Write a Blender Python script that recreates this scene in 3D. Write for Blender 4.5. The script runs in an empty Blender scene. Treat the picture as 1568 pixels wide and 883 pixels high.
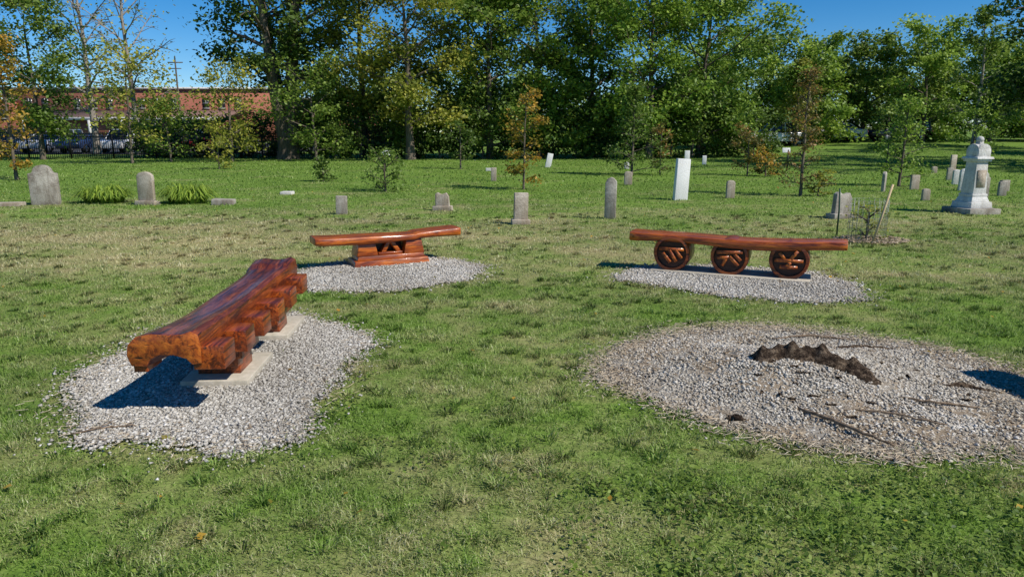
import bpy, math, random
import numpy as np
from mathutils import Vector, Matrix
random.seed(7)
rng=np.random.default_rng(7)
S=bpy.context.scene
COL=S.collection
# ------------------------------------------------------------------ helpers
def gz(x,y):
    x=np.asarray(x,float);y=np.asarray(y,float)
    a=np.clip((y-25)/40,0,1);a=a*a*(3-2*a)
    b=np.clip((x-6)/22,0,1);b=b*b*(3-2*b)
    return 0.9*a*b
class Geo:
    def __init__(s): s.V=[];s.F=[];s.M=[];s.R=[];s.n=0
    def add(s,V,F,mi=0,r=0.5):
        V=np.asarray(V,float).reshape(-1,3)
        if not isinstance(F,list) or (len(F) and isinstance(F[0],(int,np.integer))): F=[F]
        for f in F:
            f=np.asarray(f,np.int64)
            if f.ndim==1: f=f[None,:]
            s.F.append(f+s.n); s.M.append(np.full(len(f),mi,np.int32))
        s.V.append(V); s.R.append(np.broadcast_to(np.asarray(r,float),(len(V),)).copy()); s.n+=len(V)
    def build(s,name,mats,smooth=False,parent=None,loc=(0,0,0),rz=0,bevel=0,seg=2):
        V=np.concatenate(s.V);R=np.concatenate(s.R);M=np.concatenate(s.M)
        me=bpy.data.meshes.new(name)
        me.vertices.add(len(V));me.vertices.foreach_set('co',V.astype(np.float32).ravel())
        tot=sum(f.size for f in s.F);npoly=sum(len(f) for f in s.F)
        me.loops.add(tot);me.loops.foreach_set('vertex_index',np.concatenate([f.ravel() for f in s.F]).astype(np.int32))
        me.polygons.add(npoly)
        lens=np.concatenate([np.full(len(f),f.shape[1]) for f in s.F])
        st=np.concatenate([[0],np.cumsum(lens)[:-1]])
        me.polygons.foreach_set('loop_start',st.astype(np.int32))
        me.polygons.foreach_set('material_index',M)
        if smooth: me.polygons.foreach_set('use_smooth',np.ones(npoly,bool))
        me.update(calc_edges=True)
        at=me.attributes.new('rnd','FLOAT','POINT');at.data.foreach_set('value',R.astype(np.float32))
        for m in mats: me.materials.append(m)
        ob=bpy.data.objects.new(name,me);COL.objects.link(ob)
        ob.location=loc;ob.rotation_euler=(0,0,rz)
        if parent: ob.parent=parent
        if bevel:
            b=ob.modifiers.new('Bevel','BEVEL');b.width=bevel;b.segments=seg;b.limit_method='ANGLE';b.angle_limit=math.radians(35)
        return ob
def empty(name,loc=(0,0,0),rz=0):
    e=bpy.data.objects.new(name,None);COL.objects.link(e);e.location=loc;e.rotation_euler=(0,0,rz);e.empty_display_size=.2
    return e
BF=np.array([[0,3,2,1],[4,5,6,7],[0,1,5,4],[1,2,6,5],[2,3,7,6],[3,0,4,7]])
def box(g,c,s,mi=0,rz=0,top=(1,1),r=.5,jit=0,ry=0):
    sx,sy,sz=s[0]/2,s[1]/2,s[2]/2
    v=np.array([[-sx,-sy,-sz],[sx,-sy,-sz],[sx,sy,-sz],[-sx,sy,-sz],[-sx*top[0],-sy*top[1],sz],[sx*top[0],-sy*top[1],sz],[sx*top[0],sy*top[1],sz],[-sx*top[0],sy*top[1],sz]])
    if jit: v+=rng.uniform(-jit,jit,v.shape)
    if ry:
        cc,ss=math.cos(ry),math.sin(ry);x=v[:,0]*cc+v[:,2]*ss;z=-v[:,0]*ss+v[:,2]*cc;v[:,0]=x;v[:,2]=z
    if rz:
        cc,ss=math.cos(rz),math.sin(rz);x=v[:,0]*cc-v[:,1]*ss;y=v[:,0]*ss+v[:,1]*cc;v[:,0]=x;v[:,1]=y
    g.add(v+np.array(c),BF,mi,r)
def loft(g,secs,mi=0,cap=True,r=.5,closed=True,capmi=None):
    secs=[np.asarray(s,float) for s in secs];k=len(secs[0]);n=len(secs)
    V=np.concatenate(secs);F=[]
    for i in range(n-1):
        for j in range(k if closed else k-1):
            a=i*k+j;b=i*k+(j+1)%k
            F.append([a,b,b+k,a+k])
    fl=[np.array(F)]
    if cap: fl.append(np.arange(k)[::-1].copy()[None,:]);fl.append((np.arange(k)+(n-1)*k)[None,:])
    g.add(V,fl,mi,r)
    if cap and capmi is not None: g.M[-1][:]=capmi;g.M[-2][:]=capmi
def tube(g,P,Rr,k=6,mi=0,r=.5,cap=False,rough=0):
    P=[Vector(p) for p in P];secs=[]
    for i,p in enumerate(P):
        d=(P[min(i+1,len(P)-1)]-P[max(i-1,0)])
        if d.length<1e-6: d=Vector((0,0,1))
        d.normalize()
        a=d.cross(Vector((0.31,0.95,0.02)));
        if a.length<.1: a=d.cross(Vector((1,0,0)))
        a.normalize();b=d.cross(a)
        ring=[]
        for j in range(k):
            t=2*math.pi*j/k;rr=Rr[i]*(1+(random.uniform(-rough,rough) if rough else 0))
            ring.append(p+a*(math.cos(t)*rr)+b*(math.sin(t)*rr))
        secs.append(np.array([tuple(q) for q in ring]))
    loft(g,secs,mi,cap,r)
# ------------------------------------------------------------------ materials
class M:
    def __init__(s,name,rough=.7,spec=.3):
        s.m=bpy.data.materials.new(name);s.m.use_nodes=True;s.t=s.m.node_tree;s.n=s.t.nodes
        s.b=s.n['Principled BSDF'];s.b.inputs['Roughness'].default_value=rough
        s.b.inputs['Specular IOR Level'].default_value=spec;s.out=s.n['Material Output']
    def l(s,a,b): s.t.links.new(a,b)
    def coord(s,kind='Object',scale=(1,1,1)):
        c=s.n.new('ShaderNodeTexCoord');mp=s.n.new('ShaderNodeMapping');mp.inputs['Scale'].default_value=scale
        s.l(c.outputs[kind],mp.inputs['Vector']);return mp.outputs[0]
    def pos(s,scale=(1,1,1)):
        c=s.n.new('ShaderNodeNewGeometry');mp=s.n.new('ShaderNodeMapping');mp.inputs['Scale'].default_value=scale
        s.l(c.outputs['Position'],mp.inputs['Vector']);return mp.outputs[0]
    def noise(s,v,scale,det=4,rough=.6,dist=0):
        n=s.n.new('ShaderNodeTexNoise');n.inputs['Scale'].default_value=scale;n.inputs['Detail'].default_value=det
        n.inputs['Roughness'].default_value=rough;n.inputs['Distortion'].default_value=dist
        s.l(v,n.inputs['Vector']);return n.outputs['Fac']
    def ramp(s,f,stops,interp='LINEAR'):
        r=s.n.new('ShaderNodeValToRGB');r.color_ramp.interpolation=interp;e=r.color_ramp.elements
        e[0].position=stops[0][0];e[0].color=tuple(stops[0][1])+(1,)
        e[1].position=stops[-1][0];e[1].color=tuple(stops[-1][1])+(1,)
        for p,c in stops[1:-1]:
            q=e.new(p);q.color=tuple(c)+(1,)
        s.l(f,r.inputs[0]);return r.outputs['Color']
    def math(s,op,a,b=None,c=None,clamp=False):
        n=s.n.new('ShaderNodeMath');n.operation=op;n.use_clamp=clamp
        for i,v in enumerate((a,b,c)):
            if v is None: continue
            if isinstance(v,(int,float)): n.inputs[i].default_value=v
            else: s.l(v,n.inputs[i])
        return n.outputs[0]
    def mix(s,f,a,b,bt='MIX'):
        n=s.n.new('ShaderNodeMix');n.data_type='RGBA';n.blend_type=bt
        for i,v in ((0,f),(6,a),(7,b)):
            if isinstance(v,(int,float)): n.inputs[i].default_value=v
            elif isinstance(v,tuple): n.inputs[i].default_value=v+(1,)
            else: s.l(v,n.inputs[i])
        return n.outputs[2]
    def mrange(s,v,a,b,c=0,d=1):
        n=s.n.new('ShaderNodeMapRange');n.inputs[1].default_value=a;n.inputs[2].default_value=b;n.inputs[3].default_value=c;n.inputs[4].default_value=d
        s.l(v,n.inputs[0]);return n.outputs[0]
    def attr(s,name='rnd'):
        a=s.n.new('ShaderNodeAttribute');a.attribute_name=name;return a.outputs['Fac']
    def sep(s,v):
        n=s.n.new('ShaderNodeSeparateXYZ');s.l(v,n.inputs[0]);return n.outputs
    def col(s,c):
        if isinstance(c,tuple): s.b.inputs['Base Color'].default_value=c+(1,)
        else: s.l(c,s.b.inputs['Base Color'])
    def bump(s,h,st=.5,d=.02):
        n=s.n.new('ShaderNodeBump');n.inputs['Strength'].default_value=st;n.inputs['Distance'].default_value=d
        s.l(h,n.inputs['Height']);s.l(n.outputs[0],s.b.inputs['Normal'])
    def transl(s,c,f):
        t=s.n.new('ShaderNodeBsdfTranslucent');mx=s.n.new('ShaderNodeMixShader');mx.inputs[0].default_value=f
        if isinstance(c,tuple): t.inputs[0].default_value=c+(1,)
        else: s.l(c,t.inputs[0])
        s.l(s.b.outputs[0],mx.inputs[1]);s.l(t.outputs[0],mx.inputs[2]);s.l(mx.outputs[0],s.out.inputs[0])
def plain(name,c,rough=.7,spec=.3,var=.15,sc=6,metal=0):
    m=M(name,rough,spec);n=m.noise(m.coord(),sc,5)
    m.col(m.ramp(n,[(.3,tuple(x*(1-var) for x in c)),(.7,tuple(min(1,x*(1+var)) for x in c))]))
    m.b.inputs['Metallic'].default_value=metal
    return m.m
def dryness(m):
    p=m.pos();x,y,z=m.sep(p)
    n1=m.noise(p,.6,5,.6);n2=m.noise(m.pos((.35,1.6,1)),.9,4,.6);n3=m.noise(p,3.2,5,.7)
    band=m.math('MULTIPLY',m.mrange(y,7.2,9.0),m.mrange(y,15.5,11.5))
    leftb=m.mrange(x,4,-6,.30,.9)
    band=m.math('MULTIPLY',band,leftb)
    d=m.math('MULTIPLY',n1,1.1)
    d=m.math('MULTIPLY_ADD',n3,1.0,d)
    d=m.math('MULTIPLY_ADD',n2,.55,d)
    d=m.math('MULTIPLY_ADD',band,.30,d)
    d=m.math('MULTIPLY_ADD',m.mrange(y,13,22),-.22,d)
    d=m.math('MULTIPLY_ADD',m.mrange(y,4,2.2),.06,d)
    return m.mrange(d,1.16,1.72)
# lawn ground
m=M('lawn_ground',.95,.1)
dr=dryness(m);p=m.pos()
f1=m.noise(p,9,6,.75);f2=m.noise(p,60,3,.7);f0=m.noise(p,.35,4,.6)
g_=m.ramp(f1,[(.25,(.090,.160,.024)),(.55,(.165,.270,.044)),(.8,(.235,.34,.070))])
s_=m.ramp(f1,[(.25,(.27,.23,.11)),(.75,(.50,.43,.22))])
c=m.mix(m.math('MULTIPLY',dr,.9),g_,s_)
c=m.mix(.8,c,m.ramp(f2,[(.3,(.45,.45,.45)),(.7,(1.25,1.25,1.25))]),'MULTIPLY')
c=m.mix(.6,c,m.ramp(f0,[(.35,(.75,.78,.75)),(.65,(1.15,1.12,1.1))]),'MULTIPLY')
m.col(c);m.bump(m.math('ADD',f1,m.math('MULTIPLY',f2,.5)),.40,.03);LAWN=m.m
# grass blades
m=M('grass_blades',.6,.25)
dr=dryness(m);r=m.attr()
w=m.noise(m.pos(),260,1,.5);f0=m.noise(m.pos(),.35,4,.6)
pick=m.math('ADD',m.math('MULTIPLY',dr,.74),m.math('MULTIPLY',m.math('SUBTRACT',w,.5),2.3))
pick=m.mrange(pick,.30,.45)
g_=m.ramp(r,[(0,(.058,.125,.015)),(.5,(.165,.290,.040)),(.85,(.26,.40,.072)),(1,(.40,.50,.19))])
s_=m.ramp(r,[(0,(.28,.23,.11)),(.6,(.58,.50,.28)),(1,(.80,.74,.52))])
c=m.mix(pick,g_,s_)
c=m.mix(.6,c,m.ramp(f0,[(.35,(.75,.78,.75)),(.65,(1.15,1.12,1.1))]),'MULTIPLY')
m.col(c);m.transl(c,.36);GRASS=m.m
def leafmat(name,stops,tr=.42,k=2.2):
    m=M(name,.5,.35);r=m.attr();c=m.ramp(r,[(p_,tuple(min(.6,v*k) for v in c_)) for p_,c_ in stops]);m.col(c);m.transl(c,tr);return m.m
L_DK=leafmat('leaf_dark_green',[(0,(.012,.026,.005)),(.5,(.044,.074,.012)),(1,(.115,.155,.028))])
L_MD=leafmat('leaf_mid_green',[(0,(.020,.042,.007)),(.5,(.075,.115,.018)),(1,(.17,.215,.038))])
L_BR=leafmat('leaf_bright_green',[(0,(.025,.052,.008)),(.5,(.100,.155,.022)),(1,(.21,.27,.042))])
L_YL=leafmat('leaf_yellow_green',[(0,(.035,.055,.010)),(.5,(.14,.150,.022)),(.85,(.25,.23,.038)),(1,(.38,.28,.04))])
L_OR=leafmat('leaf_orange',[(0,(.06,.08,.012)),(.4,(.18,.15,.02)),(.75,(.42,.21,.03)),(1,(.50,.27,.04))],k=1.5)
L_RU=leafmat('leaf_rust',[(0,(.04,.06,.015)),(.45,(.10,.10,.025)),(.8,(.24,.13,.035)),(1,(.36,.18,.05))],k=1.6)
m=M('bark',.9,.1);v=m.coord('Object',(6,6,1.2));n=m.noise(v,2.2,6,.7)
m.col(m.ramp(n,[(.3,(.05,.040,.030)),(.7,(.23,.19,.145))]));m.bump(n,.7,.03);BARK=m.m
m=M('bark_pale',.9,.1);v=m.coord('Object',(6,6,1.2));n=m.noise(v,2.2,6,.7)
m.col(m.ramp(n,[(.3,(.15,.13,.11)),(.7,(.42,.37,.31))]));BARKP=m.m
def woodmat(name,dark,mid,light,rough=.28,endg=False):
    m=M(name,rough,.45);sc=(.8,7,7) if not endg else (6,6,6)
    v=m.coord('Object',sc);v2=m.coord('Object',(2.2,3,3));v3=m.coord('Object',(.5,22,22) if not endg else (9,9,9))
    n=m.noise(v,2.6,8,.66,1.0);n2=m.noise(v2,2.1,4,.6);n3=m.noise(v3,3,5,.7,.3);n4=m.noise(m.coord('Object',(.6,30,30) if not endg else (4,4,20)),2.2,3,.5,.6)
    c=m.ramp(n,[(.38,dark),(.48,mid),(.62,light)])
    c=m.mix(m.mrange(n2,.44,.62,0,.8),c,m.mix(.65,c,dark))
    c=m.mix(m.mrange(n3,.52,.62,0,.8),c,tuple(x*.4 for x in dark))
    crack=m.mrange(n4,.66,.70);c=m.mix(crack,c,(.012,.005,.003))
    m.col(c);m.b.inputs['Coat Weight'].default_value=.32;m.b.inputs['Coat Roughness'].default_value=.13
    m.l(m.mrange(n2,.3,.7,rough,rough+.25),m.b.inputs['Roughness'])
    h=m.math('ADD',n,m.math('MULTIPLY',n3,.5));h=m.math('SUBTRACT',h,m.math('MULTIPLY',crack,.6))
    m.bump(h,.45,.011);return m.m
W_OR=woodmat('stained_wood_orange',(.15,.024,.003),(.40,.080,.007),(.63,.170,.015))
W_RD=woodmat('stained_wood_red',(.055,.009,.003),(.165,.030,.005),(.35,.080,.012))
W_DK=woodmat('carved_wood_dark',(.02,.004,.002),(.06,.012,.004),(.12,.026,.006),.5)
W_MID=woodmat('stained_wood_red_orange',(.09,.015,.003),(.27,.048,.007),(.46,.105,.013))
W_END=woodmat('stained_end_grain',(.18,.032,.004),(.46,.100,.010),(.64,.185,.02),.45,True)
m=M('gravel_stones',.9,.2);r=m.attr();n=m.noise(m.pos(),70,3)
c=m.ramp(r,[(0,(.17,.15,.12)),(.15,(.31,.285,.245)),(.55,(.48,.45,.395)),(.9,(.61,.58,.52)),(1,(.74,.71,.66))])
c=m.mix(.4,c,m.ramp(n,[(.3,(.6,.6,.6)),(.7,(1.15,1.15,1.15))]),'MULTIPLY');m.col(c);STONE_G=m.m
m=M('gravel_stones_dusty',.9,.15);r=m.attr();n=m.noise(m.pos(),70,3);n2=m.noise(m.pos(),3.2,4)
c=m.ramp(r,[(0,(.20,.17,.13)),(.15,(.34,.305,.25)),(.55,(.51,.47,.40)),(.9,(.64,.60,.53)),(1,(.76,.72,.66))])
c=m.mix(m.mrange(n2,.48,.68,0,.3),c,(.36,.28,.20))
c=m.mix(.4,c,m.ramp(n,[(.3,(.6,.6,.6)),(.7,(1.15,1.15,1.15))]),'MULTIPLY');m.col(c);STONE_D=m.m
m=M('gravel_dust',.95,.1);p=m.pos();n=m.noise(p,110,4,.8);n2=m.noise(p,3,4)
m.col(m.mix(m.mrange(n2,.45,.7),m.ramp(n,[(.35,(.22,.20,.17)),(.65,(.52,.485,.43))]),m.ramp(n,[(.35,(.18,.15,.105)),(.65,(.44,.385,.30))])));m.bump(n,.9,.02);DUST=m.m
m=M('mulch_soil',.95,.1);p=m.pos();n=m.noise(p,90,4,.8);n2=m.noise(p,3.5,5)
m.col(m.mix(m.mrange(n2,.44,.58),m.ramp(n,[(.35,(.24,.21,.17)),(.65,(.54,.49,.41))]),m.ramp(n,[(.35,(.22,.16,.105)),(.65,(.52,.42,.30))])));m.bump(n,.9,.02);MULCH=m.m
m=M('wood_chips',.9,.15);r=m.attr();m.col(m.ramp(r,[(0,(.12,.08,.05)),(.3,(.34,.25,.16)),(.75,(.58,.47,.33)),(1,(.72,.63,.48))]));CHIP=m.m
m=M('stump_bark',.95,.1);n=m.noise(m.coord('Object',(3,3,3)),9,7,.75);n2=m.noise(m.coord('Object',(2,6,6)),6,5,.7);m.col(m.ramp(n,[(.38,(.022,.015,.011)),(.50,(.085,.058,.040)),(.64,(.32,.235,.16))]));m.bump(m.math('ADD',n,n2),1,.04);STUMPM=m.m
m=M('dead_stick',.9,.1);n=m.noise(m.coord('Object',(3,3,3)),14,5,.7);m.col(m.ramp(n,[(.35,(.09,.062,.042)),(.65,(.32,.235,.16))]));STICKM=m.m
m=M('concrete_pad',.9,.2);n=m.noise(m.coord(),14,6,.7);m.col(m.ramp(n,[(.3,(.37,.33,.25)),(.7,(.56,.50,.41))]));m.bump(n,.4,.01);CONC=m.m
def stonemat(name,a,b,stain,samt=.5):
    m=M(name,.85,.2);v=m.coord();n=m.noise(v,5,7,.7);n2=m.noise(v,2.6,5,.65);n3=m.noise(v,40,3,.7)
    sx=m.noise(m.coord('Object',(9,9,1.5)),1.5,4,.6)
    c=m.ramp(n,[(.3,a),(.7,b)]);c=m.mix(m.math('MULTIPLY',m.mrange(n2,.43,.62),samt),c,stain)
    c=m.mix(m.math('MULTIPLY',m.mrange(sx,.5,.65),samt*.6),c,stain)
    c=m.mix(.45,c,m.ramp(n3,[(.35,(.6,.6,.6)),(.65,(1.1,1.1,1.1))]),'MULTIPLY')
    m.col(c);m.bump(m.math('ADD',n,n3),.5,.012);return m.m
ST_GR=stonemat('weathered_grey_stone',(.33,.30,.25),(.62,.57,.49),(.14,.11,.08),.85)
ST_TN=stonemat('weathered_tan_stone',(.38,.32,.25),(.65,.58,.48),(.20,.145,.09),.8)
ST_WH=stonemat('white_marble',(.64,.62,.58),(.80,.78,.74),(.34,.31,.26),.5)
ST_W2=stonemat('bright_white_marble',(.74,.73,.70),(.82,.81,.79),(.45,.43,.4),.2)
IRON=plain('black_iron',(.012,.012,.013),.5,.4)
# ------------------------------------------------------------------ sun & sky
el=math.radians(46);sd=Vector((.88,-.475,0)).normalized()
sunv=Vector((sd.x*math.cos(el),sd.y*math.cos(el),math.sin(el)))
sl=bpy.data.lights.new('sun','SUN');sl.energy=5.0;sl.angle=math.radians(.5);sl.color=(1,.95,.87)
so=bpy.data.objects.new('sun',sl);COL.objects.link(so);so.rotation_euler=(-sunv).to_track_quat('-Z','Y').to_euler();so.location=(20,-10,30)
w=bpy.data.worlds.new('World');S.world=w;w.use_nodes=True
bg=w.node_tree.nodes['Background'];sk=w.node_tree.nodes.new('ShaderNodeTexSky');sk.sky_type='NISHITA';sk.sun_disc=False
sk.sun_elevation=el;sk.sun_rotation=math.atan2(sunv.x,sunv.y);sk.altitude=2500;sk.air_density=1.0;sk.dust_density=0.0;sk.ozone_density=4
hs=w.node_tree.nodes.new('ShaderNodeHueSaturation');hs.inputs['Saturation'].default_value=1.38;hs.inputs['Value'].default_value=1.0
w.node_tree.links.new(sk.outputs[0],hs.inputs['Color']);w.node_tree.links.new(hs.outputs[0],bg.inputs[0]);bg.inputs[1].default_value=.112
S.view_settings.view_transform='Standard';S.view_settings.look='None';S.view_settings.exposure=0
cam=bpy.data.cameras.new('camera');co=bpy.data.objects.new('camera',cam);COL.objects.link(co)
co.location=(0,0,1.6);co.rotation_euler=(math.radians(90-12.4),0,0);cam.lens=25.2;cam.sensor_width=36;cam.clip_end=2000;S.camera=co
# ------------------------------------------------------------------ ground
def axis(a,lim,s0,gr):
    v=[0.];s=s0
    while v[-1]<lim: v.append(v[-1]+s);s*=gr
    return np.array(v)
xa=axis(0,600,.5,1.06);xs=np.concatenate([-xa[::-1][:-1],xa]);ys=np.concatenate([-axis(0,60,1,1.3)[::-1][:-1],axis(0,900,.5,1.04)])
XX,YY=np.meshgrid(xs,ys);ZZ=gz(XX,YY)
V=np.stack([XX,YY,ZZ],-1).reshape(-1,3);nx=len(xs);ny=len(ys)
i,j=np.meshgrid(np.arange(nx-1),np.arange(ny-1));a=(j*nx+i).ravel()
g=Geo();g.add(V,np.stack([a,a+1,a+nx+1,a+nx],1));g.build('lawn_ground',[LAWN],smooth=True)
# ------------------------------------------------------------------ gravel beds
PA=[(-2.66,3.98),(-2.8,4.43),(-2.88,4.77),(-2.85,5.15),(-2.81,5.79),(-2.53,6.07),(-1.98,6.14),(-1.65,5.96),(-1.37,5.73),(-1.12,5.32),(-1.1,4.94),(-1.17,4.63),(-1.2,4.31),(-1.13,3.84),(-1.19,3.53),(-1.31,3.39),(-1.45,3.33),(-1.72,3.41),(-1.9,3.57),(-2.04,3.47),(-2.23,3.55),(-2.48,3.79)]
PB=[(-2.43,7.66),(-2.47,8.1),(-2.24,8.51),(-1.83,8.86),(-1.03,9.0),(-.65,8.86),(-.41,8.42),(-.33,8.02),(-.56,7.56),(-.85,7.32),(-1.23,7.17),(-1.68,7.05),(-2.1,7.15)]
PC=[(1.12,7.84),(1.33,8.18),(1.69,8.45),(2.33,8.5),(3.43,8.1),(3.6,7.5),(3.47,6.79),(3.33,6.63),(2.83,6.63),(2.47,6.7),(2.13,6.79),(1.78,7.17),(1.4,7.46)]
PD=[(.54,4.63),(.68,4.91),(.86,5.15),(1.17,5.5),(1.48,5.7),(2.03,5.73),(2.4,5.67),(2.68,5.5),(3.11,5.15),(3.35,4.77),(3.5,4.37),(3.4,3.85),(2.95,3.45),(2.58,3.34),(2.27,3.30),(1.83,3.34),(1.41,3.47),(1.07,3.73),(.82,4.14),(.61,4.42)]
def inpoly(px,py,poly):
    res=np.zeros(px.shape,bool);n=len(poly)
    for i in range(n):
        x1,y1=poly[i];x2,y2=poly[(i+1)%n]
        if y1==y2: continue
        c=((y1>py)!=(y2>py))&(px<(x2-x1)*(py-y1)/(y2-y1)+x1);res^=c
    return res
def wob(x,y,s=1.):
    return x+s*(.045*np.sin(7.3*y+2.1*x)+.025*np.sin(19*y-5*x+1)+.015*np.sin(41*x+23*y)), y+s*(.045*np.sin(6.1*x-1.7*y+2)+.025*np.sin(17*x+4*y)+.015*np.sin(37*x-31*y))
def mound(x,y,name):
    if name=='D': return .14*np.exp(-(((x-1.88)/.62)**2+((y-4.48)/.45)**2))+.03*np.exp(-(((x-2.1)/1.2)**2+((y-4.5)/1.0)**2))
    return 0.012+0*x
def randrot(n):
    q=rng.normal(size=(n,4));q/=np.linalg.norm(q,axis=1)[:,None];w_,x,y,z=q.T
    return np.stack([1-2*(y*y+z*z),2*(x*y-z*w_),2*(x*z+y*w_),2*(x*y+z*w_),1-2*(x*x+z*z),2*(y*z-x*w_),2*(x*z-y*w_),2*(y*z+x*w_),1-2*(x*x+y*y)],1).reshape(n,3,3)
CUBE=np.array([[-1,-1,-1],[1,-1,-1],[1,1,-1],[-1,1,-1],[-1,-1,1],[1,-1,1],[1,1,1],[-1,1,1]],float)
def chunks(g,pos,size,mi,r,an=(1,1,1)):
    n=len(pos);V=CUBE[None]*rng.uniform(.45,1.1,(n,8,3))*np.array(an)*rng.uniform(.6,1.2,(n,1,3))*(size[:,None,None]*.5)
    if an==(1,1,1): V=np.einsum('nij,nkj->nki',randrot(n),V);V[:,:,2]*=.65
    else:
        a=rng.uniform(0,6.28,n);c,s=np.cos(a),np.sin(a);x=V[:,:,0]*c[:,None]-V[:,:,1]*s[:,None];y=V[:,:,0]*s[:,None]+V[:,:,1]*c[:,None]
        V[:,:,2]+=x*rng.uniform(-.2,.2,(n,1));V[:,:,0]=x;V[:,:,1]=y
    V+=pos[:,None,:]
    F=(BF[None]+(np.arange(n)*8)[:,None,None]).reshape(-1,4)
    g.add(V.reshape(-1,3),F,mi,np.repeat(r,8))
def dirt(x,y): return np.sin(2.3*x+1.1*y+.5)+np.sin(3.1*y-1.3*x)+.6*np.sin(7*x+5*y)+.4*np.sin(13*x-9*y)+.5*(x-1.8)
def bed(name,poly,key,dens,smin,smax,under,stone):
    P=np.array(poly);x0,y0=P.min(0)-.3;x1,y1=P.max(0)+.3
    st=.02;gx=np.arange(x0,x1,st);gy=np.arange(y0,y1,st);X_,Y_=np.meshgrid(gx,gy);n=len(gx)
    cx,cy=wob(X_[:-1,:-1]+st/2,Y_[:-1,:-1]+st/2);jx=rng.normal(0,.035,cx.shape);jy=rng.normal(0,.035,cx.shape);ins=inpoly(cx+jx,cy+jy,poly)
    Zv=.006+mound(X_,Y_,key)*1.0+.006*np.sin(9*X_)*np.sin(11*Y_)*(key=='D')+rng.uniform(0,.005,X_.shape)
    jj,ii=np.nonzero(ins);a=jj*n+ii
    g=Geo();g.add(np.stack([X_,Y_,Zv],-1).reshape(-1,3),np.stack([a,a+1,a+n+1,a+n],1),0)
    N=int(dens*(x1-x0)*(y1-y0));x=rng.uniform(x0,x1,N);y=rng.uniform(y0,y1,N)
    sg=np.where(rng.uniform(0,1,N)<.25,.12,.045)
    wx,wy=wob(x+rng.normal(0,1,N)*sg,y+rng.normal(0,1,N)*sg);k=inpoly(wx,wy,poly)
    if key=='D':
        d=dirt(x,y);ring=((x-1.95)/1.3)**2+((y-4.5)/1.1)**2
        pr=np.where(d>.3,.45,1.)*np.where(ring>.9,.6,1.);k&=rng.uniform(0,1,N)<pr
    x=x[k];y=y[k];N=len(x);sz=rng.uniform(smin,smax,N)*rng.choice([.6,1,1,1.35],N)
    z=.008+mound(x,y,key)+sz*rng.uniform(.05,.3,N)
    chunks(g,np.stack([x,y,z],1),sz,1,np.clip(rng.beta(2.0,2.0,N)+.12*np.sin(3*x+2*y),0,1))
    nc={'A':2600,'B':700,'C':900,'D':13000}[key]
    x=rng.uniform(x0,x1,nc);y=rng.uniform(y0,y1,nc);wx,wy=wob(x+rng.normal(0,.10,nc),y+rng.normal(0,.10,nc));k=inpoly(wx,wy,poly)
    if key=='A': k&=(y<3.8)|(x<-2.65)
    if key=='D': k&=(dirt(x,y)>.2)|(rng.uniform(0,1,nc)<.2)|(((x-1.95)/1.3)**2+((y-4.5)/1.1)**2>.85)
    x=x[k];y=y[k]
    N=len(x);sz=rng.uniform(.010,.050,N)
    chunks(g,np.stack([x,y,.014+mound(x,y,key)+rng.uniform(0,.012,N)],1),sz,2,rng.uniform(0.05,1,N),an=(1,.14,.09))
    return g.build(name,[under,stone,CHIP])
bed('gravel_bed',PA,'A',9500,.008,.0175,DUST,STONE_G)
bed('gravel_bed',PB,'B',4600,.011,.021,DUST,STONE_G)
bed('gravel_bed',PC,'C',4600,.011,.021,DUST,STONE_G)
bed('gravel_bed',PD,'D',9000,.008,.018,MULCH,STONE_D)
# stump remains: low broken, rotten trunk base plus roots
g=Geo()
def root(P,R,k=10,rough=.14,jt=.007,g_=None):
    n=20;Q=[];RR=[];m_=len(P)-1
    for i in range(n+1):
        t=i/n*m_;a=min(int(t),m_-1);u=t-a
        Q.append(Vector(P[a]).lerp(Vector(P[a+1]),u)+Vector((random.uniform(-jt,jt),random.uniform(-jt,jt),random.uniform(-jt*.6,jt*.6))));RR.append((R[a]*(1-u)+R[a+1]*u)*random.uniform(.88,1.12))
    tube(g_ or g,Q,RR,k,0,.5,True,rough)
# broken body as a ragged height field (ridge to the back, hollow in front left)
gx=np.arange(1.50,2.40,.0125);gy=np.arange(4.02,4.68,.0125);X_,Y_=np.meshgrid(gx,gy);n=len(gx)
axl=(X_-1.60)/.70;yc=4.48-.30*np.clip(axl,0,1.1)**1.6
dist=(Y_-yc)/(.085+.02*np.sin(9*X_));along=np.clip(1-((X_-1.92)/.38)**4,0,1)
prof=np.exp(-dist**2*1.3)*along
rag=1+.18*np.sin(38*X_+9*Y_)+.14*np.sin(61*X_-33*Y_)+.10*np.sin(97*Y_+21*X_)
hgt=(.115-.03*axl)*prof*rag-.035*np.exp(-(((X_-1.76)/.07)**2+((Y_-4.38)/.05)**2))
Zs=mound(X_,Y_,'D')-.012+hgt+rng.normal(0,.0022,X_.shape)
ins=(hgt[:-1,:-1]>.012);jj,ii=np.nonzero(ins);a=jj*n+ii
g.add(np.stack([X_,Y_,Zs],-1).reshape(-1,3),np.stack([a,a+1,a+n+1,a+n],1),0)
root([(1.58,4.42,.10),(1.66,4.48,.15),(1.80,4.50,.185),(1.92,4.46,.18)],[.025,.038,.034,.03])
root([(2.0,4.38,.15),(2.12,4.26,.115),(2.22,4.15,.07),(2.30,4.05,.025)],[.035,.048,.046,.03],rough=.16)
root([(1.84,4.30,.125),(1.96,4.24,.10),(2.14,4.13,.05)],[.018,.030,.016])
root([(1.10,4.62,.03),(1.28,4.58,.055),(1.46,4.52,.09),(1.62,4.44,.125)],[.008,.014,.022,.032])
root([(1.90,4.48,.16),(1.96,4.62,.11),(2.08,4.80,.06)],[.03,.025,.012])
root([(2.1,4.32,.11),(2.28,4.42,.08),(2.5,4.56,.05)],[.022,.016,.01])
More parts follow.
